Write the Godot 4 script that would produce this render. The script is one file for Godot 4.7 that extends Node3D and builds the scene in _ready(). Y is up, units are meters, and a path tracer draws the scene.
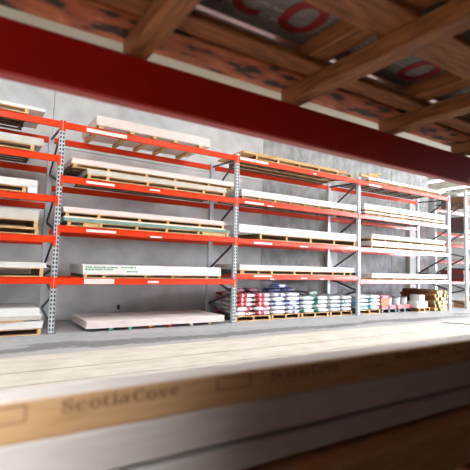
extends Node3D
# A plasterboard warehouse seen from inside one storage rack, across the aisle to another.

var M := {}
var boxes := {}
var names := {}
var rng := RandomNumberGenerator.new()

# ------------------------------------------------------------------ helpers
func numbered(called: String) -> String:
	if not names.has(called):
		names[called] = 0
		return called
	names[called] += 1
	return "%s_%03d" % [called, names[called]]

func tag(o: Node, label: String, category: String, group := "") -> Node:
	o.set_meta("label", label)
	o.set_meta("category", category)
	if group != "":
		o.set_meta("group", group)
	return o

func thing(called: String, label: String, category: String, at := Vector3.ZERO, group := "") -> Node3D:
	var o := Node3D.new()
	o.name = numbered(called)
	add_child(o)
	o.position = at
	tag(o, label, category, group)
	return o

func put(called: String, mesh: Mesh, m: Material, at := Vector3.ZERO, parent: Node = null) -> MeshInstance3D:
	var o := MeshInstance3D.new()
	o.mesh = mesh
	o.material_override = m
	o.position = at
	if parent == null:
		o.name = numbered(called)
		add_child(o)
	else:
		o.name = called
		parent.add_child(o, true)
	return o

func struct(called: String, mesh: Mesh, m: Material, at := Vector3.ZERO, parent: Node = null) -> MeshInstance3D:
	var o := put(called, mesh, m, at, parent)
	if parent == null:
		o.set_meta("kind", "structure")
	return o

# chamfered box as one mesh, centred on the origin
func cbox(s: Vector3, b := 0.0) -> Mesh:
	var key := "%.4f %.4f %.4f %.4f" % [s.x, s.y, s.z, b]
	if boxes.has(key):
		return boxes[key]
	var st := SurfaceTool.new()
	st.begin(Mesh.PRIMITIVE_TRIANGLES)
	add_box(st, Vector3.ZERO, s, b)
	st.generate_normals()
	boxes[key] = st.commit()
	return boxes[key]

func tri(st: SurfaceTool, a: Vector3, b: Vector3, c: Vector3, out: Vector3) -> void:
	st.set_smooth_group(-1)
	if (b - a).cross(c - a).dot(out) > 0.0:      # front faces run clockwise
		st.add_vertex(a); st.add_vertex(c); st.add_vertex(b)
	else:
		st.add_vertex(a); st.add_vertex(b); st.add_vertex(c)

func quad(st: SurfaceTool, a: Vector3, b: Vector3, c: Vector3, d: Vector3, out: Vector3) -> void:
	tri(st, a, b, c, out)
	tri(st, a, c, d, out)

func add_box(st: SurfaceTool, c: Vector3, s: Vector3, b := 0.0) -> void:
	var h := s / 2.0
	var e: float = min(b, min(h.x, min(h.y, h.z)) * 0.9)
	for ax in 3:
		var u := (ax + 1) % 3
		var w := (ax + 2) % 3
		for sg in [-1.0, 1.0]:
			var p := []
			for k in [[-1, -1], [1, -1], [1, 1], [-1, 1]]:
				var v := Vector3.ZERO
				v[ax] = sg * h[ax]
				v[u] = k[0] * (h[u] - e)
				v[w] = k[1] * (h[w] - e)
				p.append(c + v)
			var o := Vector3.ZERO
			o[ax] = sg
			quad(st, p[0], p[1], p[2], p[3], o)
	if e <= 0.0:
		return
	for ax in 3:                                   # the twelve chamfered edges
		var u := (ax + 1) % 3
		var w := (ax + 2) % 3
		for su in [-1.0, 1.0]:
			for sw in [-1.0, 1.0]:
				var p := []
				for k in [[-1.0, 0], [1.0, 0], [1.0, 1], [-1.0, 1]]:
					var v := Vector3.ZERO
					v[ax] = k[0] * (h[ax] - e)
					v[u] = su * (h[u] - (e if k[1] else 0.0))
					v[w] = sw * (h[w] - (0.0 if k[1] else e))
					p.append(c + v)
				var o := Vector3.ZERO
				o[u] = su
				o[w] = sw
				quad(st, p[0], p[1], p[2], p[3], o)
	for sx in [-1.0, 1.0]:
		for sy in [-1.0, 1.0]:
			for sz in [-1.0, 1.0]:
				var g := Vector3(sx, sy, sz)
				tri(st, c + g * Vector3(h.x, h.y - e, h.z - e), c + g * Vector3(h.x - e, h.y, h.z - e), c + g * Vector3(h.x - e, h.y - e, h.z), g)

# box between two corners
func span(called: String, lo: Vector3, hi: Vector3, m: Material, parent: Node = null, b := 0.0) -> MeshInstance3D:
	return put(called, cbox((hi - lo).abs(), b), m, (lo + hi) / 2.0, parent)

func bar(called: String, a: Vector3, b: Vector3, w: float, t: float, m: Material, parent: Node) -> MeshInstance3D:
	var o := put(called, cbox(Vector3(t, w, a.distance_to(b)), 0.003), m, (a + b) / 2.0, parent)
	o.basis = Basis.looking_at(b - a, Vector3.UP if absf((b - a).normalized().y) < 0.95 else Vector3.RIGHT)
	return o

# ------------------------------------------------------------------ materials
func noise_tex(seed_: int, freq: float, stops: Array, octaves := 4, stretch := Vector2i(512, 512), type := FastNoiseLite.TYPE_SIMPLEX_SMOOTH) -> NoiseTexture2D:
	var n := FastNoiseLite.new()
	n.seed = seed_
	n.frequency = freq
	n.noise_type = type
	n.fractal_octaves = octaves
	var t := NoiseTexture2D.new()
	t.width = stretch.x
	t.height = stretch.y
	t.seamless = true
	t.noise = n
	var g := Gradient.new()
	g.offsets = PackedFloat32Array(stops.map(func(s): return s[0]))
	g.colors = PackedColorArray(stops.map(func(s): return s[1]))
	t.color_ramp = g
	return t

func bump_tex(seed_: int, freq: float, strength := 4.0) -> NoiseTexture2D:
	var n := FastNoiseLite.new()
	n.seed = seed_
	n.frequency = freq
	n.fractal_octaves = 4
	var t := NoiseTexture2D.new()
	t.width = 512
	t.height = 512
	t.seamless = true
	t.as_normal_map = true
	t.bump_strength = strength
	t.noise = n
	return t

func flat(c: Color, rough := 0.6, metal := 0.0) -> StandardMaterial3D:
	var m := StandardMaterial3D.new()
	m.albedo_color = c
	m.roughness = rough
	m.metallic = metal
	return m

func tri_mat(tex: Texture2D, scale: Vector3, rough := 0.7, normal: Texture2D = null, nscale := 0.5) -> StandardMaterial3D:
	var m := StandardMaterial3D.new()
	m.albedo_texture = tex
	m.roughness = rough
	m.uv1_triplanar = true
	m.uv1_world_triplanar = true
	m.uv1_scale = scale
	if normal:
		m.normal_enabled = true
		m.normal_texture = normal
		m.normal_scale = nscale
	return m

func c8(r: int, g: int, b: int) -> Color:
	return Color(r / 255.0, g / 255.0, b / 255.0)

func make_materials() -> void:
	# powder-coated beams
	var red := flat(c8(226, 56, 8), 0.36)
	red.clearcoat_enabled = true
	red.metallic_specular = 0.35
	red.clearcoat = 0.4
	red.clearcoat_roughness = 0.22
	M.beam = red
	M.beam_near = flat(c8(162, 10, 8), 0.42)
	var galv := tri_mat(noise_tex(3, 0.02, [[0.0, c8(186, 192, 196)], [0.5, c8(204, 208, 211)], [1.0, c8(220, 223, 224)]]), Vector3(3, 3, 3), 0.32)
	galv.metallic = 0.2
	M.galv = galv
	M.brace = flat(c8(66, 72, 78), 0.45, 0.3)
	M.plate = flat(c8(120, 124, 128), 0.5, 0.4)
	# timbers, grain along x or z
	var tan_stops := [[0.0, c8(150, 108, 62)], [0.35, c8(196, 152, 98)], [0.7, c8(222, 184, 132)], [1.0, c8(236, 205, 160)]]
	var tan := noise_tex(11, 0.012, tan_stops)
	M.tan_x = tri_mat(tan, Vector3(0.35, 5.0, 5.0), 0.8)
	M.tan_z = tri_mat(tan, Vector3(5.0, 5.0, 0.35), 0.8)
	var brn_stops := [[0.0, c8(78, 42, 18)], [0.3, c8(122, 72, 36)], [0.6, c8(144, 88, 46)], [1.0, c8(168, 110, 64)]]
	var brn := noise_tex(12, 0.016, brn_stops, 5)
	var brn_n := bump_tex(13, 0.02, 6.0)
	var aged := noise_tex(14, 0.014, [[0.0, c8(72, 50, 32)], [0.5, c8(104, 78, 52)], [1.0, c8(132, 102, 70)]])  # darker timber that paints in the shade inside the pallets
	M.shaded_z = tri_mat(aged, Vector3(5.0, 5.0, 0.35), 0.85)
	M.shaded_x = tri_mat(aged, Vector3(0.35, 5.0, 5.0), 0.85)
	M.brown_x = tri_mat(brn, Vector3(0.6, 6.0, 6.0), 0.7, brn_n, 0.3)
	M.brown_z = tri_mat(brn, Vector3(6.0, 6.0, 0.6), 0.7, brn_n, 0.3)
	# stained red-brown deck board: dark blotches with outlines of their own
	var st_stops := [[0.0, c8(30, 20, 14)], [0.27, c8(48, 28, 18)], [0.36, c8(140, 72, 38)], [0.6, c8(164, 88, 50)], [0.86, c8(182, 106, 66)], [0.93, c8(205, 150, 118)], [1.0, c8(214, 170, 140)]]
	M.stained = tri_mat(noise_tex(31, 0.011, st_stops, 5), Vector3(0.9, 2.2, 2.2), 0.75, brn_n, 0.3)
	# boards
	M.white_board = tri_mat(noise_tex(21, 0.02, [[0.0, c8(214, 210, 202)], [0.5, c8(232, 229, 223)], [1.0, c8(244, 242, 238)]]), Vector3(0.6, 14, 14), 0.7)
	M.grey_board = tri_mat(noise_tex(22, 0.02, [[0.0, c8(176, 170, 158)], [0.5, c8(204, 199, 188)], [1.0, c8(226, 222, 212)]]), Vector3(0.4, 18, 18), 0.75)
	M.pink_board = tri_mat(noise_tex(23, 0.02, [[0.0, c8(210, 192, 184)], [0.5, c8(224, 208, 200)], [1.0, c8(234, 222, 215)]]), Vector3(0.5, 14, 14), 0.7)
	M.green_board = tri_mat(noise_tex(24, 0.02, [[0.0, c8(92, 128, 116)], [0.5, c8(122, 154, 140)], [1.0, c8(164, 186, 172)]]), Vector3(0.5, 14, 14), 0.75)
	M.blocker_grey = flat(c8(74, 72, 70), 0.6)  # dark colour of the added light-blocking stacks
	M.white_wrap = flat(c8(240, 240, 238), 0.35)
	M.sticker = flat(c8(240, 226, 220), 0.5)
	M.green_ink = flat(c8(70, 150, 96), 0.6)
	# concrete
	var conc_n := bump_tex(41, 0.03, 3.0)
	M.wall_pale = tri_mat(noise_tex(42, 0.008, [[0.0, c8(196, 196, 193)], [0.5, c8(210, 210, 208)], [1.0, c8(222, 222, 220)]], 5), Vector3(0.35, 0.35, 0.35), 0.85, conc_n, 0.2)
	M.wall_grey = tri_mat(noise_tex(43, 0.010, [[0.0, c8(142, 141, 138)], [0.5, c8(170, 170, 168)], [1.0, c8(194, 194, 192)]], 5), Vector3(0.5, 0.35, 0.5), 0.85, conc_n, 0.3)
	M.joint = flat(c8(70, 68, 64), 0.9)
	M.ceiling = flat(c8(178, 168, 148), 0.85)
	M.purlin = flat(c8(170, 168, 160), 0.6, 0.3)
	M.floor_cream = tri_mat(noise_tex(45, 0.014, [[0.0, c8(188, 180, 165)], [0.35, c8(200, 192, 178)], [0.7, c8(208, 201, 188)], [1.0, c8(214, 208, 197)]], 6), Vector3(0.22, 0.5, 0.5), 0.75, conc_n, 0.15)
	M.floor_grey = tri_mat(noise_tex(46, 0.010, [[0.0, c8(130, 130, 130)], [0.34, c8(152, 152, 151)], [0.5, c8(168, 168, 166)], [1.0, c8(188, 188, 186)]], 6), Vector3(0.13, 0.5, 0.5), 0.6, conc_n, 0.15)
	M.floor_strip = floor_strip_mat()
	M.dark = flat(c8(24, 22, 20), 0.8)
	M.black_plastic = flat(c8(28, 29, 32), 0.5)
	M.asphalt = flat(c8(150, 150, 148), 0.9)

# concrete under the far rack: tyre dirt and damp stains in ragged streaks along its aisle edge
func floor_strip_mat() -> StandardMaterial3D:
	var n1 := FastNoiseLite.new()
	n1.seed = 81
	n1.frequency = 0.012
	n1.fractal_octaves = 5
	var n2 := FastNoiseLite.new()
	n2.seed = 82
	n2.frequency = 0.05
	n2.fractal_octaves = 4
	var im := Image.create(1024, 256, false, Image.FORMAT_RGB8)
	for y in 256:
		for x in 1024:
			var a := n1.get_noise_2d(x * 0.55, y * 1.6)
			var f := n2.get_noise_2d(x * 1.5, y * 2.2)
			var edge: float = exp(-pow((y - 214.0 + 26.0 * n1.get_noise_2d(x * 0.6, 900.0)) / 24.0, 2.0))
			var d: float = smoothstep(0.30, 0.42, edge * 0.5 + a * 0.42 + f * 0.22)
			var v: float = 0.665 + 0.06 * a + 0.05 * f
			v = lerpf(v, 0.44 + 0.08 * f, d * 0.85)
			im.set_pixel(x, y, Color(v, v, v * 0.995))
	var m := StandardMaterial3D.new()
	m.albedo_texture = ImageTexture.create_from_image(im)
	m.roughness = 0.6
	m.uv1_triplanar = true
	m.uv1_world_triplanar = true
	m.uv1_scale = Vector3(1.0 / 19.0, 1.0, 1.0 / 3.524)
	m.uv1_offset = Vector3(0, 0, 9.95 / 3.524)
	return m

# ------------------------------------------------------------------ rack parts
# upright: a C-section post whose front face has two columns of real slots
func post_mesh(h: float, w := 0.1, d := 0.08) -> Mesh:
	var key := "post %.3f" % h
	if boxes.has(key):
		return boxes[key]
	var st := SurfaceTool.new()
	st.begin(Mesh.PRIMITIVE_TRIANGLES)
	var t := 0.004
	add_box(st, Vector3(-w / 2 + t / 2, h / 2, -d / 2), Vector3(t, h, d))
	add_box(st, Vector3(w / 2 - t / 2, h / 2, -d / 2), Vector3(t, h, d))
	add_box(st, Vector3(0, h / 2, -d + t / 2), Vector3(w - 2 * t, h, t))
	for sx in [-1.0, 0.0, 1.0]:                   # three vertical strips of the face
		add_box(st, Vector3(sx * 0.045, h / 2, -t / 2), Vector3(0.01 if sx else 0.022, h, t))
	var y := 0.0375
	while y < h:                                   # the bridges between the slots
		for sx in [-1.0, 1.0]:
			add_box(st, Vector3(sx * 0.0255, y, -t / 2), Vector3(0.029, 0.03, t))
		y += 0.075
	st.generate_normals()
	boxes[key] = st.commit()
	return boxes[key]

func frame(rack: Node3D, x: float, zf: float, zr: float, h: float, nodes: Array) -> void:
	var fp := put("upright", post_mesh(h), M.galv, Vector3(x, 0, zf + 0.005), rack)
	put("slot_shade", cbox(Vector3(0.09, h - 0.02, 0.004)), M.brace, Vector3(0, h / 2, -0.014), fp)  # dark plate that paints the shade seen through the slots
	var r := put("upright", post_mesh(h), M.galv, Vector3(x, 0, zr), rack)
	r.rotation.y = PI
	for z in [zf - 0.035, zr + 0.035]:
		put("foot_plate", cbox(Vector3(0.15, 0.008, 0.13), 0.002), M.plate, Vector3(x, 0.005, z), rack)
	for k in nodes.size() - 1:
		var a: Array = nodes[k]
		var b: Array = nodes[k + 1]
		bar("brace", Vector3(x, a[1], zf - 0.05 if a[0] == "f" else zr + 0.05), Vector3(x, b[1], zf - 0.05 if b[0] == "f" else zr + 0.05), 0.045, 0.03, M.brace, rack)

const ZIG := [["f", 0.15], ["r", 0.35], ["f", 0.68], ["r", 1.02], ["f", 1.18], ["r", 1.22], ["f", 1.85], ["r", 2.1], ["f", 2.78], ["r", 3.1], ["f", 3.82], ["r", 3.86]]

func beam(rack: Node3D, x0: float, x1: float, top: float, zface: float, front: bool, h := 0.125) -> MeshInstance3D:
	var d := 0.05
	var zc := zface - d / 2 if front else zface + d / 2
	var o := put("beam", cbox(Vector3(x1 - x0 - 0.1, h, d), 0.008), M.beam, Vector3((x0 + x1) / 2, top - h / 2, zc), rack)
	for s in [-1.0, 1.0]:
		put("connector", cbox(Vector3(0.05, h + 0.07, 0.012), 0.002), M.beam, Vector3(s * ((x1 - x0) / 2 - 0.03), -0.025, (d / 2 + 0.004) if front else (-d / 2 - 0.004)), o)
	return o

func sticker(b: MeshInstance3D, x0: float, x1: float, y0: float, y1: float) -> void:
	var p := b.position
	put("label_sticker", cbox(Vector3(x1 - x0, y1 - y0, 0.003)), M.sticker, Vector3((x0 + x1) / 2 - p.x, (y0 + y1) / 2 - p.y, 0.0265), b)

# ------------------------------------------------------------------ loads
const ZF := -8.15
const ZR := -9.33

# timber pallet: bearers across the rack, deck boards along it
func pallet(label: String, x0: float, x1: float, y: float, h: float, posts: Array, zf := -8.155, zr := -9.3, bottom := true, m := "tan", group := "") -> Node3D:
	var p := thing("timber_pallet", label, "pallet", Vector3((x0 + x1) / 2, y, (zf + zr) / 2), group)
	var t: float = min(0.018, h * 0.19)
	var lo := t if bottom else 0.0
	for px in posts:
		var be := put("bearer", cbox(Vector3(0.06, h - t - lo, zf - zr - 0.03), 0.004), M.shaded_z, Vector3(px - p.position.x, (h - t + lo) / 2, 0), p)  # bearer colour carries the shade inside the pallet openings
		put("sawn_end", cbox(Vector3(0.06, h - t - lo, 0.012), 0.003), M[m + "_z"], Vector3(0, 0, (zf - zr) / 2 - 0.008), be)  # end keeps the plain timber colour, without the painted shade
	var n := 6
	for k in n:
		var z: float = lerp(zf - 0.05, zr + 0.05, k / (n - 1.0)) - p.position.z
		put("deck_board", cbox(Vector3(x1 - x0, t, 0.1), 0.003), M[m + "_x"] if k == 0 else M.shaded_x, Vector3(0, h - t / 2, z), p)  # boards behind the front one take the painted shade colour
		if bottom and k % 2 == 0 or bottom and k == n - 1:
			put("bottom_board", cbox(Vector3(x1 - x0, t, 0.1), 0.003), M[m + "_x"] if k == 0 else M.shaded_x, Vector3(0, t / 2, z), p)
	return p

func even(x0: float, x1: float, n: int) -> Array:
	var a := []
	for k in n:
		a.append(lerp(x0 + 0.04, x1 - 0.04, k / (n - 1.0)))
	return a

# a stack of sheets: every sheet has its own edges, lying a few millimetres out of line
func boards(label: String, x0: float, x1: float, y: float, h: float, m: String, zf := ZF, zr := ZR, called := "plasterboard_stack", each := 0.02) -> MeshInstance3D:
	var st := SurfaceTool.new()
	st.begin(Mesh.PRIMITIVE_TRIANGLES)
	var n: int = max(1, int(round(h / each)))
	var t := h / n
	var c := Vector3((x0 + x1) / 2, y, (zf + zr) / 2)
	for k in n:
		var dz := rng.randf_range(-0.004, 0.004)
		var dx := rng.randf_range(-0.008, 0.008)
		add_box(st, Vector3(dx, (k + 0.5) * t, dz), Vector3(x1 - x0, t - 0.0008, zf - zr), 0.0015)
	st.generate_normals()
	var o := put(called, st.commit(), M[m], c)
	tag(o, label, "boards", "stacks of sheets in the far rack")
	return o

# ------------------------------------------------------------------ bags
func bag_mesh(l: float, w: float, h: float) -> Mesh:
	var st := SurfaceTool.new()
	st.begin(Mesh.PRIMITIVE_TRIANGLES)
	var nu := 10
	var nv := 14
	var p := func(i: int, j: int) -> Vector3:
		var u: float = -1.0 + 2.0 * i / nu
		var a: float = TAU * j / nv
		var taper: float = pow(1.0 - pow(absf(u), 5.0), 0.5) * 0.86 + 0.14 * (1.0 - absf(u))
		var cy := sin(a)
		var cz := cos(a)
		var sy: float = signf(cy) * pow(absf(cy), 0.6) * h / 2 * taper
		var sz: float = signf(cz) * pow(absf(cz), 0.45) * w / 2 * (0.72 + 0.28 * taper)
		var crease: float = 1.0 + 0.05 * sin(7.0 * u + 3.0 * a)
		return Vector3(u * l / 2, sy * crease, sz)
	for i in nu:
		for j in nv:
			var q := [[i, j], [i + 1, j], [i + 1, j + 1], [i, j + 1]]
			for k in [[0, 1, 2], [0, 2, 3]]:
				for e in k:
					st.set_smooth_group(1)
					st.set_uv(Vector2(float(q[e][0]) / nu, float(q[e][1]) / nv))
					st.add_vertex(p.call(q[e][0], q[e][1] % nv))
	st.generate_normals()
	return st.commit()

func bag_mat(seed_: int, ink: Color, share: float, base := c8(236, 236, 238)) -> StandardMaterial3D:
	var r := RandomNumberGenerator.new()
	r.seed = seed_
	var im := Image.create(64, 64, false, Image.FORMAT_RGB8)
	im.fill(base)
	# printed panels, bands and rows of small print
	var x := r.randi_range(0, 8)
	while x < 64:
		var w := r.randi_range(7, 16)
		if r.randf() < share:
			im.fill_rect(Rect2i(x, 0, w, 64), ink)
			im.fill_rect(Rect2i(x + 2, r.randi_range(4, 40), w - 4, 5), base)
		else:
			for k in 5:
				im.fill_rect(Rect2i(x + 1, r.randi_range(0, 60), r.randi_range(2, w), 2), ink.lerp(base, 0.35))
		x += w + r.randi_range(1, 6)
	var m := StandardMaterial3D.new()
	m.albedo_texture = ImageTexture.create_from_image(im)
	m.roughness = 0.5
	return m

func bag_pallet(x0: float, x1: float, zf: float, layers: int, mats: Array, what: String, group: String, pal_label: String, sides: Array) -> void:
	var w := x1 - x0
	var zr := zf - 1.02
	pallet(pal_label, x0, x1, 0.0, 0.12, [x0 + 0.04, (x0 + x1) / 2, x1 - 0.04], zf, zr, true, "tan", "pallets under the bags")
	var lh := 0.108
	var mesh := bag_mesh(w / 2 - 0.012, 0.328, lh * 0.97)
	for k in layers:
		for i in 2:
			for j in 3:
				var o := put("cement_bag", mesh, mats[rng.randi() % mats.size()], Vector3(x0 + w * (0.25 + 0.5 * i), 0.121 + lh * (k + 0.5), zf - 0.175 - 0.338 * j))
				o.rotation = Vector3(0, rng.randf_range(-0.012, 0.012) + (PI if rng.randf() < 0.5 else 0.0), 0)
				o.position.z += rng.randf_range(-0.004, 0.004) if j else rng.randf_range(0.0, 0.03)
				tag(o, "%s, %s layer, %s row, nearer the %s" % [what, ["lowest", "second", "third", "fourth", "fifth"][k], ["aisle-side", "middle", "wall-side"][j], sides[i]], "bag", group)

# ------------------------------------------------------------------ scene
func _ready() -> void:
	rng.seed = 7
	# camera
	var cam := Camera3D.new()
	cam.name = "camera"
	var att := CameraAttributesPhysical.new()
	att.frustum_focal_length = 21.42
	att.frustum_focus_distance = 10.5
	att.exposure_aperture = 1.9
	att.frustum_near = 0.02
	att.frustum_far = 200.0
	cam.attributes = att
	cam.fov = 58.52
	cam.near = 0.02
	cam.far = 200.0
	cam.position = Vector3(0, 1.301, 0)
	cam.basis = Basis.from_euler(Vector3(deg_to_rad(4.2487), deg_to_rad(-32.7923), deg_to_rad(1.5434)))
	add_child(cam)
	cam.current = true
	# overcast sky outside the big door, exposure
	var sky_m := ProceduralSkyMaterial.new()
	sky_m.sky_top_color = Color(0.86, 0.91, 1.0)
	sky_m.sky_horizon_color = Color(0.94, 0.96, 1.0)
	sky_m.ground_bottom_color = Color(0.5, 0.5, 0.5)
	sky_m.ground_horizon_color = Color(0.6, 0.6, 0.6)
	sky_m.sky_energy_multiplier = 6.0
	sky_m.ground_energy_multiplier = 2.0
	var sky := Sky.new()
	sky.sky_material = sky_m
	var env := Environment.new()
	env.background_mode = Environment.BG_SKY
	env.sky = sky
	env.tonemap_mode = Environment.TONE_MAPPER_LINEAR
	env.tonemap_exposure = 1.0
	env.sdfgi_enabled = true
	env.ssao_enabled = true
	env.ssil_enabled = true
	var we := WorldEnvironment.new()
	we.name = "environment"
	we.environment = env
	add_child(we)
	make_materials()
	# translucent roof sheets over the aisle, each with its light
	var glow := flat(c8(250, 252, 255), 0.5)
	glow.emission_enabled = true
	glow.emission = Color(0.96, 0.98, 1.0)
	glow.emission_energy_multiplier = 3.0
	var n := 1
	for s in [[-4.5, -5.0, 1.2, 5.5, 15.5], [0.5, -5.0, 1.2, 5.5, 15.5], [5.5, -5.0, 1.2, 5.5, 15.5], [10.5, -5.0, 1.2, 5.5, 15.5], [15.5, -5.0, 1.2, 5.5, 15.5], [20.5, -5.0, 1.2, 5.5, 15.5], [18.6, -13.4, 0.5, 1.6, 4.0], [21.2, -13.4, 0.5, 1.6, 4.0], [23.8, -13.4, 0.5, 1.6, 4.0], [25.9, -13.4, 0.5, 1.6, 4.0]]:
		var g := struct("window_%d" % n, cbox(Vector3(s[2], 0.02, s[3])), glow, Vector3(s[0], 6.17, s[1]))
		tag(g, "translucent roof sheet letting daylight into the warehouse", "skylight")
		var a := AreaLight3D.new()
		a.name = "skylight_%d" % n
		a.area_size = Vector2(s[2], s[3])
		a.light_energy = s[4]
		a.light_color = Color(0.97, 0.985, 1.0)
		a.area_range = 60.0
		a.area_attenuation = 2.0
		a.shadow_enabled = true
		a.position = Vector3(s[0], 6.14, s[1])
		a.rotation.x = -PI / 2
		add_child(a)
		n += 1
	build_shell()
	build_far_rack()
	build_loads()
	build_floor_goods()
	build_side_rack()
	build_near_rack()

func build_shell() -> void:
	# floor: pale aisle slabs and a grey strip under the far rack, with open joints
	var f := struct("floor", cbox(Vector3(38, 0.2, 36)), M.joint, Vector3(8, -0.125, -6))
	for z in [[11.9, -4.93, "floor_cream"], [-4.955, -5.52, "floor_cream"], [-5.555, -6.42, "floor_cream"], [-6.426, -9.95, "floor_strip"], [-9.95, -24.0, "floor_grey"]]:
		put("slab", cbox(Vector3(37.9, 0.025, z[0] - z[1]), 0.002), M[z[2]], Vector3(0, 0.1125, (z[0] + z[1]) / 2 + 6), f)
	# back wall: painted panels, then bare concrete from a sharp joint on, and piers
	var wb := struct("wall_back", cbox(Vector3(26.6, 6.4, 0.2)), M.joint, Vector3(2.4, 3.1, -10.12))
	var panels := [[-10.9, -4.51, "wall_pale"], [-4.5, 1.49, "wall_pale"], [1.5, 7.34, "wall_pale"], [7.35, 10.3, "wall_grey"], [10.31, 13.36, "wall_grey"], [13.37, 15.7, "wall_grey"]]
	for p in panels:
		put("concrete_panel", cbox(Vector3(p[1] - p[0], 3.84, 0.07), 0.006), M[p[2]], Vector3((p[0] + p[1]) / 2 - 2.4, 1.92 - 3.1, 0.135), wb)
		put("upper_panel", cbox(Vector3(p[1] - p[0], 2.4, 0.07), 0.004), M[p[2]], Vector3((p[0] + p[1]) / 2 - 2.4, 5.05 - 3.1, 0.135), wb)
	for x in [10.15, 14.45]:
		put("pier", cbox(Vector3(0.42, 3.9, 0.16), 0.01), M.wall_pale, Vector3(x - 2.4, 1.95 - 3.1, 0.25), wb)
	struct("wall_left", cbox(Vector3(0.2, 6.4, 36)), M.wall_pale, Vector3(-11.0, 3.1, -6))
	struct("wall_front", cbox(Vector3(38, 6.4, 0.2)), M.wall_pale, Vector3(8, 3.1, 12.0))
	struct("wall_rear", cbox(Vector3(11.5, 6.4, 0.2)), M.wall_pale, Vector3(21.2, 3.1, -24.0))
	struct("wall_end", cbox(Vector3(0.2, 6.4, 14.0)), M.wall_pale, Vector3(15.6, 3.1, -17.2))
	# right wall with a wide open door to the yard
	var wr := struct("wall_right", cbox(Vector3(0.2, 6.4, 17.5)), M.wall_pale, Vector3(26.9, 3.1, -15.25))
	put("wall_pier", cbox(Vector3(0.2, 6.4, 5.0)), M.wall_pale, Vector3(0, 0, 24.75), wr)
	put("lintel", cbox(Vector3(0.2, 1.2, 13.5)), M.wall_pale, Vector3(0, 2.6, 15.5), wr)
	struct("yard_ground", cbox(Vector3(40, 0.1, 60)), M.asphalt, Vector3(47.1, -0.08, 0))
	# roof
	var c := struct("ceiling", cbox(Vector3(38.2, 0.15, 36.2)), M.ceiling, Vector3(8, 6.28, -6))
	for k in 16:
		put("purlin", cbox(Vector3(37.5, 0.16, 0.06)), M.purlin, Vector3(0, -0.155, -17 + k * 2.2), c) if absf(-23 + k * 2.2 + 5.0) > 2.9 else null
	# fittings on the back wall
	var v := thing("wall_vent", "small grey louvred vent plate high on the back wall", "vent", Vector3(1.29, 4.93, -9.985))
	put("frame", cbox(Vector3(0.3, 0.09, 0.02), 0.004), M.plate, Vector3.ZERO, v)
	for k in 3:
		put("louvre", cbox(Vector3(0.27, 0.012, 0.012)), M.brace, Vector3(0, -0.025 + 0.025 * k, 0.014), v)
	var o := thing("socket_box", "small dark socket box low on the back wall", "socket", Vector3(3.17, 0.262, -9.96))
	put("box", cbox(Vector3(0.07, 0.1, 0.05), 0.006), M.black_plastic, Vector3.ZERO, o)
	put("cover", cbox(Vector3(0.05, 0.07, 0.012), 0.003), M.brace, Vector3(0, 0, 0.03), o)
	var b := put("steel_bar", cbox(Vector3(0.05, 0.012, 0.74), 0.003), M.dark, Vector3(10.6, 0.007, -5.91))
	b.rotation.y = 0.63
	tag(b, "thin dark steel bar lying on the pale aisle floor", "bar")

func build_far_rack() -> void:
	var r := thing("pallet_rack", "long orange-beamed pallet rack along the back wall, filled with plasterboard", "rack")
	var xs := [-2.5, 1.402, 5.302, 9.533, 14.16]
	for x in xs:
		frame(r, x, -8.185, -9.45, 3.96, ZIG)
	var lv := [[1.018, 1.762, 2.499, 3.255, 3.906], [1.004, 1.966, 2.89, 3.906], [1.12, 1.958, 2.91, 3.906], [1.014, 1.947, 2.912, 3.906]]
	var marks := {
		"1 3": [[1.83, 2.62, 3.80, 3.87]], "1 2": [[1.87, 2.42, 2.80, 2.85], [3.15, 3.37, 2.815, 2.85]], "1 1": [[1.92, 2.49, 1.875, 1.925], [3.2, 3.46, 1.84, 1.875]],
		"1 0": [[1.93, 2.5, 0.89, 0.99], [3.19, 3.43, 0.91, 0.955]], "2 3": [[5.36, 6.2, 3.83, 3.89], [7.72, 7.82, 3.81, 3.84]], "2 2": [[5.53, 6.09, 2.80, 2.85], [6.2, 6.4, 2.79, 2.81]],
		"2 1": [[5.82, 6.37, 1.85, 1.895], [7.28, 7.56, 1.84, 1.87]], "2 0": [[5.84, 6.39, 1.06, 1.10], [6.33, 6.45, 0.995, 1.02], [7.33, 7.54, 1.02, 1.05], [8.0, 8.15, 1.0, 1.025]], "3 3": [[9.95, 10.5, 3.79, 3.84]],
	}
	for b in 4:
		for k in lv[b].size():
			var o := beam(r, xs[b], xs[b + 1], lv[b][k], -8.185, true)
			beam(r, xs[b], xs[b + 1], lv[b][k], -9.45, false)
			for s in marks.get("%d %d" % [b, k], []):
				sticker(o, s[0], s[1], s[2], s[3])

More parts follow.
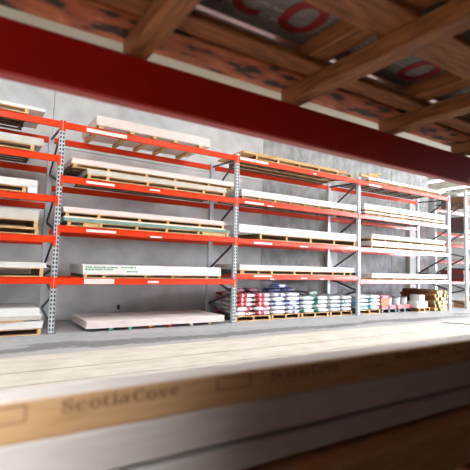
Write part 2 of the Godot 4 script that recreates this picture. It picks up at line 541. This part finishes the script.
func build_loads() -> void:
	var A := "above the four-tier floor stack"
	# bay beside the left edge
	pallet("tan pallet on the highest beams " + A, -2.2, 0.82, 3.906, 0.09, even(-2.2, 0.82, 6))
	boards("thin white boards highest up " + A, -2.3, 1.08, 3.996, 0.05, "white_board")
	pallet("pallet in shadow on the second-highest beams " + A, -2.2, 0.95, 3.255, 0.11, even(-2.2, 0.95, 5))
	boards("grey-white boards on the second-highest beams " + A, -2.3, 1.08, 3.365, 0.135, "grey_board")
	pallet("pallet on the middle beams " + A, -2.2, 0.86, 2.499, 0.106, even(-2.2, 0.86, 5))
	var wrap := boards("white boards with a hanging wrap end on the middle beams " + A, -2.3, 1.03, 2.605, 0.125, "white_board")
	put("wrap_flap", cbox(Vector3(0.16, 0.11, 1.16), 0.01), M.white_wrap, Vector3(1.67 - 0.085, -0.05, 0), wrap)
	pallet("lower of two stacked pallets on the second-lowest beams " + A, -2.2, 1.1, 1.762, 0.11, even(-2.2, 1.1, 5))
	pallet("upper of two stacked pallets on the second-lowest beams " + A, -2.2, 1.08, 1.872, 0.15, even(-2.2, 1.08, 5))
	boards("thick grey-white boards on two pallets " + A, -2.3, 1.09, 2.022, 0.175, "grey_board")
	pallet("pallet on the lowest beams " + A, -2.2, 1.22, 1.018, 0.16, even(-2.2, 1.22, 5))
	boards("thin white boards on the lowest beams " + A, -2.3, 1.25, 1.178, 0.09, "white_board")
	pallet("floor pallet under the four-tier stack of white boards", -2.2, 1.24, 0.0, 0.12, even(-2.2, 1.24, 5))
	boards("lowest white tier of the four-tier floor stack", -2.3, 1.25, 0.12, 0.12, "white_board")
	boards("short tan sheets on the floor stack beside the left upright", -2.3, 0.95, 0.241, 0.025, "tan_x", -8.12)
	boards("second tier of the four-tier floor stack, grey-white", -2.3, 1.23, 0.268, 0.07, "grey_board")
	boards("topmost white tier of the four-tier floor stack", -2.3, 1.19, 0.34, 0.13, "white_board")
	# bay over the pink floor stack
	var B := "above the pink floor stack"
	for k in 5:
		var tb := thing("timber_bearer", "%s tan bearer across the top beams under the thick pinkish boards" % ["outermost", "second", "third", "fourth", "last"][k], "timber", Vector3([2.1, 2.72, 3.2, 3.68, 4.29][k], 3.907, -8.78), "bearers on the top beams")
		put("body", cbox(Vector3(0.09, 0.055, 1.25), 0.003), M.tan_z, Vector3(0, 0.0275, 0), tb)
		put("sawn_end", cbox(Vector3(0.088, 0.053, 0.006), 0.002), M.tan_x, Vector3(0, 0.0275, 0.627), tb)
	boards("thick pinkish white boards on the top beams " + B, 2.0, 4.52, 3.963, 0.19, "pink_board")
	pallet("lower pallet on the third beams " + B, 1.88, 4.97, 2.89, 0.092, [1.92, 2.27, 3.09, 3.72, 4.4, 4.93])
	boards("lower of two white board stacks on the third beams " + B, 1.87, 4.98, 2.983, 0.09, "grey_board")
	pallet("upper pallet between two board stacks on the third beams " + B, 1.6, 5.18, 3.074, 0.07, [1.65, 2.28, 3.06, 3.7, 4.52, 5.14])
	boards("upper of two white board stacks on the third beams " + B, 1.59, 5.19, 3.145, 0.105, "pink_board")
	var pl := pallet("pallet with solid front planks under the green boards", 1.56, 5.1, 1.966, 0.09, [1.6, 2.18, 2.9, 3.55, 4.3, 5.05])
	put("front_plank", cbox(Vector3(0.28, 0.05, 0.03), 0.003), M.tan_x, Vector3(2.0 - 3.33, 0.045, 0.55), pl)
	put("front_plank", cbox(Vector3(0.6, 0.05, 0.03), 0.003), M.tan_x, Vector3(4.7 - 3.33, 0.045, 0.55), pl)
	boards("thin stack of green moisture-resistant boards on the second beams", 1.5, 5.11, 2.056, 0.06, "green_board")
	boards("thin cream sheet lying on the green boards", 1.5, 5.0, 2.117, 0.02, "white_board")
	pallet("pallet resting on the cream sheet above the green boards", 1.52, 4.96, 2.138, 0.083, [1.56, 2.14, 2.95, 3.57, 4.33, 4.92])
	boards("pale pink boards highest on the second beams above the green boards", 1.49, 4.97, 2.222, 0.095, "pink_board")
	var lump := put("plastic_bundle", bag_mesh(0.2, 0.09, 0.05), M.black_plastic, Vector3(1.75, 2.011, -8.21))
	tag(lump, "small black plastic bundle tucked at the pallet under the green boards", "bundle")
	pallet("pallet under the white boards with green print", 1.9, 4.9, 1.004, 0.07, [1.94, 2.29, 3.13, 3.73, 4.55, 4.87])
	var gp := boards("white boards with green print on the lowest beams " + B, 1.89, 4.9, 1.075, 0.185, "white_board")
	for row in [[0.135, 1.95, 0.62], [0.095, 1.95, 0.5], [0.14, 2.62, 0.34], [0.06, 2.75, 0.18]]:
		var x: float = row[1]
		while x < row[1] + row[2]:
			var w := rng.randf_range(0.02, 0.05)
			put("printed_mark", cbox(Vector3(w, 0.022, 0.002)), M.green_ink, Vector3(x - 3.395, row[0], 0.595), gp)
			x += w + 0.015
	put("paper_label", cbox(Vector3(0.13, 0.075, 0.002)), M.white_wrap, Vector3(2.98 - 3.395, 0.13, 0.596), gp)
	boards("low stack of wide pink boards on the floor", 2.0, 5.0, 0.062, 0.135, "pink_board", -8.1, -9.38)
	var ends := [c8(90, 170, 130), c8(90, 170, 130), c8(210, 120, 60), c8(205, 60, 60), c8(200, 190, 180), c8(180, 160, 130)]
	for k in 6:
		var xx: float = [2.47, 2.85, 3.28, 3.7, 4.2, 4.65][k]
		var bl := thing("timber_bearer", "timber bearer with %s painted end under the pink floor stack" % ["outermost green", "second green", "orange", "red", "white", "tan"][k], "timber", Vector3(xx, 0, -8.75), "bearers under the pink boards")
		put("body", cbox(Vector3(0.08, 0.058, 1.2), 0.003), M.tan_z, Vector3(0, 0.031, 0), bl)
		put("painted_end", cbox(Vector3(0.078, 0.056, 0.01), 0.003), flat(ends[k], 0.6), Vector3(0, 0.031, 0.604), bl)
	# bay over the red and white bags
	var C := "above the red and white bags"
	var tp := pallet("wide timber pallet with close boards on the top beams " + C, 5.8, 9.2, 3.906, 0.1, [5.84, 6.5, 7.2, 7.9, 8.6, 9.16], -8.16, -9.42)
	for k in 4:
		put("bottom_board", cbox(Vector3(3.4, 0.018, 0.09), 0.003), M.tan_x, Vector3(0, 0.01, 0.42 - 0.28 * k), tp)
	boards("thin tan sheets on the top pallet " + C, 5.42, 8.95, 4.007, 0.05, "tan_x")
	pallet("pallet with many bearers on the third beams " + C, 5.42, 9.36, 2.91, 0.066, [5.46, 5.94, 6.42, 6.92, 7.4, 7.9, 8.38, 8.86, 9.31])
	boards("white boards on the third beams " + C, 5.41, 9.37, 2.977, 0.15, "white_board")
	pallet("pallet on the second beams " + C, 5.96, 9.34, 1.958, 0.14, [6.0, 6.81, 7.63, 8.49, 9.3])
	boards("white boards overhanging their pallet on the second beams " + C, 5.36, 9.36, 2.1, 0.19, "white_board")
	pallet("pallet on the lowest beams " + C, 5.42, 9.22, 1.12, 0.098, [5.46, 5.52, 5.96, 6.36, 7.09, 7.68, 8.45, 8.9, 9.15])
	boards("white boards on the lowest beams " + C, 5.41, 9.27, 1.22, 0.125, "white_board")
	# bay over the round timber posts
	var D := "above the round posts"
	pallet("pallet on the top beams " + D, 9.9, 13.6, 3.906, 0.06, even(9.9, 13.6, 6))
	boards("long white boards on the top beams " + D, 9.9, 13.72, 3.968, 0.075, "white_board")
	for k in 4:
		var off := put("timber_offcut", cbox(Vector3(0.7 - 0.1 * k, 0.045, 0.09), 0.004), M.tan_x, Vector3(9.92 + 0.18 * k, 4.07 + 0.0475 * k, -8.3 - 0.02 * k))
		off.rotation.y = [0.25, -0.3, 0.12, -0.16][k]
		tag(off, "%s loose timber offcut lying crosswise on the top white boards" % ["longest", "second-longest", "third-longest", "shortest"][k], "timber", "offcuts on the top boards")
	pallet("lower pallet on the third beams " + D, 9.75, 13.8, 2.912, 0.055, even(9.75, 13.8, 8))
	boards("thin lower white boards on the third beams " + D, 9.72, 13.83, 2.968, 0.04, "white_board")
	pallet("upper pallet on the third beams " + D, 9.75, 13.8, 3.009, 0.055, even(9.75, 13.8, 8))
	boards("thick upper white boards on the third beams " + D, 9.7, 13.84, 3.066, 0.165, "white_board")
	pallet("lower pallet on the second beams " + D, 10.0, 13.82, 1.947, 0.065, even(10.0, 13.82, 7))
	boards("lower wrapped white boards on the second beams " + D, 10.05, 13.85, 2.013, 0.145, "white_board")
	pallet("upper pallet between the boards on the second beams " + D, 10.0, 13.8, 2.159, 0.075, even(10.0, 13.8, 7))
	boards("upper white boards on the second beams " + D, 10.05, 13.82, 2.236, 0.115, "white_board")
	pallet("pallet on the lowest beams " + D, 9.65, 13.85, 1.014, 0.055, even(9.65, 13.85, 7))
	boards("white boards on the lowest beams " + D, 10.04, 13.91, 1.07, 0.13, "white_board")

func build_floor_goods() -> void:
	var reds := [bag_mat(1, c8(190, 20, 40), 0.65), bag_mat(2, c8(196, 26, 44), 0.5), bag_mat(3, c8(180, 24, 46), 0.35)]
	var blues := [bag_mat(4, c8(60, 92, 186), 0.4), bag_mat(5, c8(84, 110, 180), 0.2), bag_mat(6, c8(70, 96, 160), 0.1)]
	var greens := [bag_mat(7, c8(40, 150, 116), 0.3), bag_mat(8, c8(30, 140, 110), 0.12), bag_mat(9, c8(50, 160, 130), 0.2)]
	var cyans := [bag_mat(15, c8(70, 190, 225), 0.25), bag_mat(16, c8(80, 180, 215), 0.1), bag_mat(17, c8(120, 190, 220), 0.3)]
	var teals := [bag_mat(10, c8(40, 170, 190), 0.25), bag_mat(11, c8(60, 160, 190), 0.1), bag_mat(12, c8(50, 176, 186), 0.0)]
	bag_pallet(5.42, 6.48, -8.31, 5, reds, "white bag with red print", "red and white bags", "pallet under the red and white bags", ["grey upright", "blue bags"])
	bag_pallet(6.52, 7.46, -8.34, 5, blues, "white bag with blue print", "blue and white bags", "pallet under the blue and white bags", ["red bags", "green bags"])
	bag_pallet(7.5, 8.5, -8.34, 4, greens, "white bag with green print", "green and white bags", "pallet under the green and white bags", ["blue bags", "teal bags"])
	bag_pallet(8.54, 9.44, -8.34, 4, teals, "white bag with teal print", "teal bags beside the green ones", "pallet under the teal bags beside the green ones", ["green bags", "grey upright"])
	bag_pallet(9.66, 10.68, -8.34, 4, cyans, "white bag with cyan print", "cyan bags beside the crates", "pallet under the cyan bags beside the crates", ["grey upright", "red crates"])
	var navy := bag_mat(13, c8(34, 42, 92), 0.7, c8(90, 96, 140))
	var maroon := bag_mat(14, c8(96, 30, 52), 0.6, c8(150, 110, 120))
	var black := flat(c8(30, 38, 38), 0.4)
	var mesh := bag_mesh(0.44, 0.3, 0.105)
	for e in [[5.7, 0.717, -8.75, maroon, "dark maroon bag on top of the red bags, nearer the upright"], [6.2, 0.717, -8.8, maroon, "dark maroon bag on top of the red bags, beside a navy bag"], [6.76, 0.717, -8.68, navy, "navy blue bag on top of the blue bags, beside a maroon bag"], [7.22, 0.717, -8.72, navy, "navy blue bag on top of the blue bags, nearer the green bags"], [7.0, 0.824, -8.7, blues[0], "white bag with blue stripe topmost above the navy bags"], [7.76, 0.608, -8.85, black, "black bag lying on top of the green and white bags"], [8.24, 0.608, -8.8, greens[1], "white bag lying beside the black bag on the green pile"]]:
		var o := put("loose_bag", mesh, e[3], Vector3(e[0], e[1], e[2]))
		o.rotation.y = rng.randf_range(-0.05, 0.05)
		tag(o, e[4], "bag", "bags lying on the piles")
	# black plastic pallets with crates, cartons and tubs
	for k in 2:
		var px: float = [11.1, 11.88][k]
		var p := thing("plastic_pallet", ["black plastic pallet under red trays beside the cyan bags", "black plastic pallet under tubs beside the white cartons"][k], "pallet", Vector3(px, 0, -8.85))
		put("deck", cbox(Vector3(0.74, 0.03, 1.0), 0.006), M.black_plastic, Vector3(0, 0.105, 0), p)
		for i in 3:
			put("runner", cbox(Vector3(0.1, 0.088, 1.0), 0.006), M.black_plastic, Vector3(-0.32 + 0.32 * i, 0.046, 0), p)
	var red := flat(c8(196, 36, 30), 0.45)
	var kraft := flat(c8(176, 116, 70), 0.8)
	var tub_m := flat(c8(232, 232, 230), 0.4)
	var lid_m := flat(c8(60, 66, 72), 0.4)
	for e in [[10.92, 0.121, -8.58, "aisle-side red tray beside the cyan bags, under the brown carton"], [11.29, 0.121, -8.58, "aisle-side red tray under a tub on the pallet beside the cyan bags"], [10.92, 0.121, -9.08, "empty-topped red tray at the wall side beside the cyan bags"], [11.29, 0.121, -9.08, "red tray at the wall side under the taller brown carton"], [11.7, 0.121, -8.58, "red tray under a dark-lidded tub in the middle of the pallets"], [12.07, 0.121, -8.58, "red tray beside the white cartons under a dark-lidded tub"], [10.92, 0.426, -8.58, "topmost red tray on the brown carton beside the cyan bags"]]:
		crate(Vector3(e[0], e[1], e[2]), red, e[3])
	for e in [[10.92, 0.223, -8.58, 0.3, 0.2, 0.36, "brown carton on a red tray beside the cyan bags"], [11.29, 0.223, -9.08, 0.32, 0.26, 0.36, "taller brown carton on the wall-side red tray"], [11.88, 0.121, -9.1, 0.32, 0.34, 0.36, "brown carton at the back of the tub pallet"]]:
		var cn := thing("cardboard_carton", e[6], "carton", Vector3(e[0], e[1], e[2]))
		put("box", cbox(Vector3(e[3], e[4], e[5]), 0.004), kraft, Vector3(0, e[4] / 2 + 0.001, 0), cn)
		put("tape", cbox(Vector3(0.05, 0.001, e[5])), M.sticker, Vector3(0, e[4] + 0.0015, 0), cn)
	for e in [[11.29, 0.223, -8.56, "white tub with a dark lid beside the brown carton and tray"], [11.7, 0.223, -8.56, "white tub with a dark lid between two other tubs"], [12.07, 0.223, -8.56, "white tub with a dark lid beside the white cartons"]]:
		tub(Vector3(e[0], e[1], e[2]), tub_m, lid_m, e[3])
	# white cartons on a pallet
	pallet("tan pallet under the white cartons beside the round posts", 12.3, 12.94, 0, 0.12, [12.34, 12.62, 12.9], -8.15, -8.75)
	for k in 3:
		var cw := thing("white_carton", ["white carton on the small pallet, beside the trays", "white carton on the small pallet, against the round posts", "topmost white carton, resting on the two others"][k], "carton", Vector3([12.47, 12.77, 12.6][k], [0.121, 0.121, 0.325][k], -8.4), "white cartons by the posts")
		put("box", cbox(Vector3(0.28, 0.2, 0.36), 0.004), M.white_wrap, Vector3(0, 0.101, 0), cw)
		put("tape", cbox(Vector3(0.28, 0.05, 0.001)), M.sticker, Vector3(0, 0.16, 0.181), cw)
	# round treated posts, ends to the aisle
	var wood := tri_mat(noise_tex(61, 0.02, [[0.0, c8(96, 58, 30)], [0.5, c8(150, 98, 56)], [1.0, c8(190, 136, 86)]]), Vector3(6, 6, 0.5), 0.75)
	var endm := [flat(c8(190, 186, 120), 0.8), flat(c8(150, 170, 120), 0.8), flat(c8(205, 180, 130), 0.8)]
	var cyl := CylinderMesh.new()
	cyl.top_radius = 0.062
	cyl.bottom_radius = 0.062
	cyl.height = 1.28
	cyl.radial_segments = 14
	cyl.rings = 1
	var cap := CylinderMesh.new()
	cap.top_radius = 0.054
	cap.bottom_radius = 0.056
	cap.height = 0.012
	cap.radial_segments = 14
	cap.rings = 1
	for row in 6:
		for i in 6 - row % 2:
			var x := 13.06 + 0.127 * i + (0.063 if row % 2 else 0.0)
			var pz := -8.69 + rng.randf_range(-0.04, 0.04)
			var t := thing("round_post", "round timber post, %s row of the pile, %s from the white cartons" % [["lowest", "second", "third", "fourth", "fifth", "top"][row], ["first", "second", "third", "fourth", "fifth", "sixth"][i]], "post", Vector3(x, 0.064 + 0.1125 * row, pz), "pile of round posts")
			var b := put("log", cyl, wood, Vector3.ZERO, t)
			b.rotation.x = PI / 2
			var c := put("sawn_end", cap, endm[rng.randi() % 3], Vector3(0, 0, 0.644), t)
			c.rotation.x = PI / 2

func crate(at: Vector3, m: Material, label: String) -> void:
	var c := thing("red_tray", label, "tray", at, "red trays")
	put("base", cbox(Vector3(0.34, 0.01, 0.44)), m, Vector3(0, 0.006, 0), c)
	for s in [-1.0, 1.0]:
		put("side", cbox(Vector3(0.012, 0.09, 0.44), 0.003), m, Vector3(0.164 * s, 0.056, 0), c)
		put("end", cbox(Vector3(0.316, 0.09, 0.012), 0.003), m, Vector3(0, 0.056, 0.214 * s), c)
	put("contents", cbox(Vector3(0.31, 0.085, 0.41), 0.01), M.white_wrap, Vector3(0, 0.0565, 0), c)

func tub(at: Vector3, m: Material, lid: Material, label: String) -> void:
	var t := thing("paint_tub", label, "tub", at, "tubs")
	var b := CylinderMesh.new()
	b.top_radius = 0.125
	b.bottom_radius = 0.11
	b.height = 0.22
	b.radial_segments = 24
	put("body", b, m, Vector3(0, 0.111, 0), t)
	var l := CylinderMesh.new()
	l.top_radius = 0.125
	l.bottom_radius = 0.133
	l.height = 0.025
	l.radial_segments = 24
	put("lid", l, lid, Vector3(0, 0.231, 0), t)

func build_side_rack() -> void:
	var r := thing("pallet_rack", "shorter pallet rack with red beams beyond the end of the plasterboard rack", "rack")
	for x in [15.24, 19.3]:
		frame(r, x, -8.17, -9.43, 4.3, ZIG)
	for y in [0.95, 1.76, 2.42, 2.84, 3.75]:
		beam(r, 15.24, 19.3, y, -8.17, true)
		beam(r, 15.24, 19.3, y, -9.43, false)
	var yel := flat(c8(214, 176, 86), 0.7)
	var dark := flat(c8(84, 62, 58), 0.7)
	boards("pale boards low in the short red-beamed rack", 15.5, 19.0, 1.765, 0.12, "white_board", -8.2, -9.38)
	boards("cream boards on the middle beams of the short red-beamed rack", 15.5, 19.0, 2.425, 0.14, "grey_board", -8.2, -9.38)
	for e in [[15.8, 0.955, flat(c8(128, 44, 40), 0.7), 0.42, "dark red carton on the lowest beams beside the short rack's upright"], [16.5, 0.955, flat(c8(70, 72, 80), 0.7), 0.5, "charcoal carton on the lowest beams beside the dark red one"], [17.2, 0.955, flat(c8(150, 108, 74), 0.7), 0.36, "tan carton on the lowest beams of the short rack"], [15.9, 3.755, flat(c8(120, 84, 58), 0.7), 0.4, "brown carton on the top beams of the short red-beamed rack"]]:
		var k := thing("stock_carton", e[4], "carton", Vector3(e[0], e[1], -8.9))
		put("box", cbox(Vector3(0.6, e[3], 0.9), 0.006), e[2], Vector3(0, e[3] / 2 + 0.001, 0), k)
		put("tape", cbox(Vector3(0.06, 0.002, 0.9)), M.sticker, Vector3(0, e[3] + 0.002, 0), k)
	for e in [[16.1, 2.845, dark, "dark brown carton in the short red-beamed rack"], [17.0, 2.845, yel, "yellow carton in the short red-beamed rack"], [17.9, 2.845, dark, "dark brown carton beside the yellow one in the short rack"]]:
		var c := thing("stock_carton", e[3], "carton", Vector3(e[0], e[1], -8.9))
		put("box", cbox(Vector3(0.7, 0.55, 0.7), 0.006), e[2], Vector3(0, 0.277, 0), c)
		put("tape", cbox(Vector3(0.06, 0.003, 0.704)), M.sticker, Vector3(0, 0.5535, 0), c)
	for e in [[15.6, 0.3, 0.26, "kraft", "small brown carton on the floor beside the short rack's upright"], [15.98, 0.26, 0.22, "white", "small white carton between two brown ones under the short rack"], [16.4, 0.4, 0.34, "kraft", "wide brown carton on the floor between two white ones"], [16.9, 0.5, 0.5, "white", "large white carton on the floor under the short rack"]]:
		var c := thing("floor_carton", e[4], "carton", Vector3(e[0], 0, -8.6))
		put("box", cbox(Vector3(e[1], e[2], 0.4), 0.005), flat(c8(186, 130, 80), 0.8) if e[3] == "kraft" else M.white_wrap, Vector3(0, e[2] / 2 + 0.001, 0), c)
		put("tape", cbox(Vector3(0.05, 0.003, 0.404)), M.sticker, Vector3(0, e[2] + 0.001, 0), c)
	var pole := thing("white_pole", "thin white pole standing in the short red-beamed rack", "pole", Vector3(15.9, 0, -8.08))
	put("shaft", cbox(Vector3(0.07, 1.95, 0.07), 0.01), M.white_wrap, Vector3(0, 0.985, 0), pole)
	put("foot", cbox(Vector3(0.16, 0.012, 0.16), 0.003), M.plate, Vector3(0, 0.007, 0), pole)

func build_near_rack() -> void:
	var r := thing("pallet_rack", "dark red-beamed rack close by, framing the view above and below", "rack")
	for x in [-1.75, 2.9, 7.2]:
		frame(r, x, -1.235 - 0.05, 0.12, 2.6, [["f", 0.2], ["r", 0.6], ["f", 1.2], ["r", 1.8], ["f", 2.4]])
	for z in [-1.268, 0.1]:
		for y in [1.948, 0.714]:
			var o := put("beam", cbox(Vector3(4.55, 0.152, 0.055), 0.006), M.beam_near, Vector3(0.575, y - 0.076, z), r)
			for s in [-1.0, 1.0]:
				put("connector", cbox(Vector3(0.05, 0.2, 0.01), 0.002), M.beam_near, Vector3(s * 2.25, -0.02, -0.033 if z < 0 else 0.033), o)
	for z in [-1.268, 0.1]:                        # next bay, out of view, added to carry the light-blocking packs
		for y in [1.936, 0.714]:
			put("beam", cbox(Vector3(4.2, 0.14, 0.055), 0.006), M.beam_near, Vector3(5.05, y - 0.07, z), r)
	boards("added light-blocking pack on the lower beams of the next near bay", 3.0, 7.1, 0.716, 0.9, "blocker_grey", 0.1, -1.2, "light_blocker", 0.3)  # unseen pack added to block light from the right
	boards("added light-blocking pack on the upper beams of the next near bay", 3.0, 7.1, 1.938, 0.7, "blocker_grey", 0.1, -1.2, "light_blocker", 0.35)
	# pallet overhead: bearers, deck boards, upper bearers
	var p := thing("timber_pallet", "heavy brown timber pallet overhead on the dark red beam", "pallet", Vector3(0.55, 1.949, -0.6))
	for x in [-0.85, -0.25, 0.385, 1.03, 1.63, 2.25]:
		put("bearer", cbox(Vector3(0.07, 0.0635, 1.5), 0.005), M.brown_z, Vector3(x + 0.035 - 0.55, 0.0318, 0.06), p)
		put("upper_bearer", cbox(Vector3(0.085, 0.065, 1.5), 0.005), M.brown_z, Vector3(x - 0.02 - 0.55, 0.1205, 0.06), p)
	for d in [[-1.315, -1.155, "stained"], [-1.135, -1.05, "brown_x"], [-0.815, -0.68, "brown_x"], [-0.6, -0.46, "brown_x"], [-0.36, -0.22, "brown_x"], [-0.1, 0.06, "brown_x"]]:
		put("deck_board", cbox(Vector3(3.9, 0.024, d[1] - d[0]), 0.004), M[d[2]], Vector3(0.1, 0.0757, (d[0] + d[1]) / 2 + 0.6), p)
	# wrapped pack of boards on that pallet, red lettering on its underside, bright strip along its front
	var w := thing("wrapped_board_pack", "grey wrapped board pack with red lettering overhead on the brown pallet", "boards", Vector3(0.65, 2.1035, -0.6))
	put("pack", cbox(Vector3(4.0, 0.3, 1.7), 0.01), tri_mat(noise_tex(71, 0.02, [[0.0, c8(92, 88, 84)], [0.5, c8(120, 116, 112)], [1.0, c8(146, 142, 138)]]), Vector3(1, 4, 6), 0.6), Vector3(0, 0.152, 0.2), w)  # depth extended unseen behind the camera to shut out light from above
	var strip := flat(c8(205, 210, 215), 0.22, 0.9)
	for k in 5:                                    # foil strip hanging at the front edge between the bearers
		var sx: float = [-0.55, 0.07, 0.7, 1.34, 1.93][k]
		var es := put("foil_strip", cbox(Vector3(0.5, 0.004, 0.045), 0.0015), strip, Vector3(sx - 0.55, 0.1365, -0.495), p)
		es.rotation.x = deg_to_rad(17.5)
	var redink := flat(c8(128, 14, 20), 0.7)
	var paleink := flat(c8(168, 166, 164), 0.7)
	var f := SystemFont.new()
	f.font_names = PackedStringArray(["Droid Sans"])
	f.font_weight = 700
	for x in [0.74, 1.36]:
		for k in 3:
			var tm := TextMesh.new()
			tm.text = ["I", "C", "O"][k]
			tm.font = f
			tm.font_size = 64
			tm.pixel_size = 0.0036
			tm.depth = 0.002
			var t := put("red_letter", tm, redink, Vector3(x - 0.65 + [-0.17, -0.06, 0.13][k], -0.0005, -0.385), w)
			t.rotation = Vector3(PI / 2, 0, 0)
		for k in 9:
			put("small_print", cbox(Vector3(0.03 + 0.02 * (k % 3), 0.001, 0.006)), paleink, Vector3(x - 0.82 + 0.075 * (k % 5), -0.0005, -0.44 + 0.05 * int(k / 5)), w)
	# packs of cornice in front of the camera
	var kraft := tri_mat(noise_tex(72, 0.02, [[0.0, c8(188, 152, 110)], [0.5, c8(202, 166, 124)], [1.0, c8(212, 178, 138)]]), Vector3(0.6, 6, 6), 0.75)
	var face := tri_mat(noise_tex(73, 0.02, [[0.0, c8(200, 200, 202)], [0.5, c8(208, 208, 210)], [1.0, c8(216, 216, 218)]]), Vector3(0.8, 6, 6), 0.75)
	var ink := flat(c8(140, 106, 76), 0.8)
	var L := 3.9
	var cx := 0.6
	var a := thing("cornice_pack", "cornice pack with brown printed edge reading ScotiaCove and white top", "cornice", Vector3(cx, 1.0135, -0.795))
	put("brown_edge", cbox(Vector3(L, 0.0635, 0.012), 0.003), kraft, Vector3(0, 0.0317, 0.039), a)
	put("plaster_body", cbox(Vector3(L, 0.063, 0.076), 0.006), M.white_wrap, Vector3(0, 0.0315, -0.006), a)
	var serif := SystemFont.new()
	serif.font_names = PackedStringArray(["Droid Serif"])
	serif.font_weight = 700
	var sm := TextMesh.new()
	sm.text = "ScotiaCove"
	sm.font = serif
	sm.font_size = 32
	sm.pixel_size = 0.00127
	sm.depth = 0.0008
	for k in 7:
		var x := -0.87 + 0.435 * k
		var tx := put("lettering", sm, ink, Vector3(x + 0.258 - cx, 0.0475, 0.0454), a)
		tx.scale = Vector3(0.96, 0.68, 1)
		put("printed_box", frame_mesh(0.085, 0.028, 0.0025), ink, Vector3(x + 0.057 - cx, 0.0465, 0.0453), a)
	var b := put("cornice_board_pack", cbox(Vector3(L, 0.074, 0.3), 0.004), face, Vector3(cx - 0.02, 0.9755, -0.9))
	tag(b, "pale grey board pack lying under the brown printed cornice edge", "boards")
	for x in [-0.9, 0.1, 1.1, 2.1]:
		for y in [[0.9255, 0.0125], [0.8595, 0.0125]]:
			var s := put("spacer_batten", cbox(Vector3(0.06, y[1], 0.2), 0.001), M.tan_z, Vector3(x, y[0] + y[1] / 2, -0.92))
			tag(s, "thin timber spacer batten between the pale packs under the brown cornice edge", "timber", "spacers between the near packs")
	var b2 := put("cornice_board_pack", cbox(Vector3(L, 0.053, 0.3), 0.004), face, Vector3(cx + 0.02, 0.899, -0.905))
	tag(b2, "lower pale grey board pack between two dark gaps beneath the printed cornice", "boards")
	var b3 := put("cornice_board_pack", cbox(Vector3(L, 0.118, 0.42), 0.006), kraft, Vector3(cx, 0.7995, -0.9))
	tag(b3, "brown-wrapped board pack lowest in the near stack on the rack beam", "boards")
	var sh := thing("shelf_planks", "brown shelf planks lying on the lower beams under the near packs", "planks", Vector3(0.6, 0.7145, -0.585))
	for k in 6:
		put("plank", cbox(Vector3(0.6, 0.022, 1.3), 0.003), M.brown_z, Vector3(-1.6 + 0.64 * k, 0.012, 0), sh)

	# added, unseen lamp that brightens the left of the near packs
	var lamp := thing("added_lamp", "added lamp out of view behind the near rack, lighting the packs", "lamp", Vector3(-1.6, 2.95, 2.2))
	put("housing", cbox(Vector3(0.2, 0.06, 1.3), 0.01), M.white_wrap, Vector3(0, 0.03, 0), lamp)
	var tube := flat(c8(255, 250, 240), 0.4)
	tube.emission_enabled = true
	tube.emission = Color(1.0, 0.985, 0.96)
	tube.emission_energy_multiplier = 4.0
	put("diffuser", cbox(Vector3(0.16, 0.03, 1.24), 0.008), tube, Vector3(0, -0.016, 0), lamp)
	for z in [-0.5, 0.5]:
		put("hanger", cbox(Vector3(0.008, 3.2, 0.008)), M.plate, Vector3(0, 1.66, z), lamp)
	var ll := AreaLight3D.new()
	ll.name = "added_light"
	ll.area_size = Vector2(0.16, 1.24)
	ll.light_energy = 68.0
	ll.light_color = Color(1.0, 0.985, 0.96)
	ll.area_range = 60.0
	ll.area_attenuation = 2.0
	ll.shadow_enabled = true
	ll.position = Vector3(-1.6, 2.91, 2.2)
	ll.rotation.x = -PI / 2
	add_child(ll)
	# tall unseen stacks added behind the camera to keep light off this rack
	for k in 2:
		var tall := boards(["added light blocker standing out of view behind the near rack", "second added light blocker further along behind the near rack"][k], [-0.62, 2.6][k], [2.5, 5.6][k], 0.0, 2.7, "blocker_grey", 1.65, 0.5, "light_blocker", 0.3)
		tall.set_meta("group", "added light blockers behind the near rack")

func frame_mesh(w: float, h: float, t: float) -> Mesh:
	var st := SurfaceTool.new()
	st.begin(Mesh.PRIMITIVE_TRIANGLES)
	for s in [-1.0, 1.0]:
		add_box(st, Vector3(0, s * (h - t) / 2, 0), Vector3(w, t, 0.0008))
		add_box(st, Vector3(s * (w - t) / 2, 0, 0), Vector3(t, h - 2 * t, 0.0008))
	st.generate_normals()
	return st.commit()
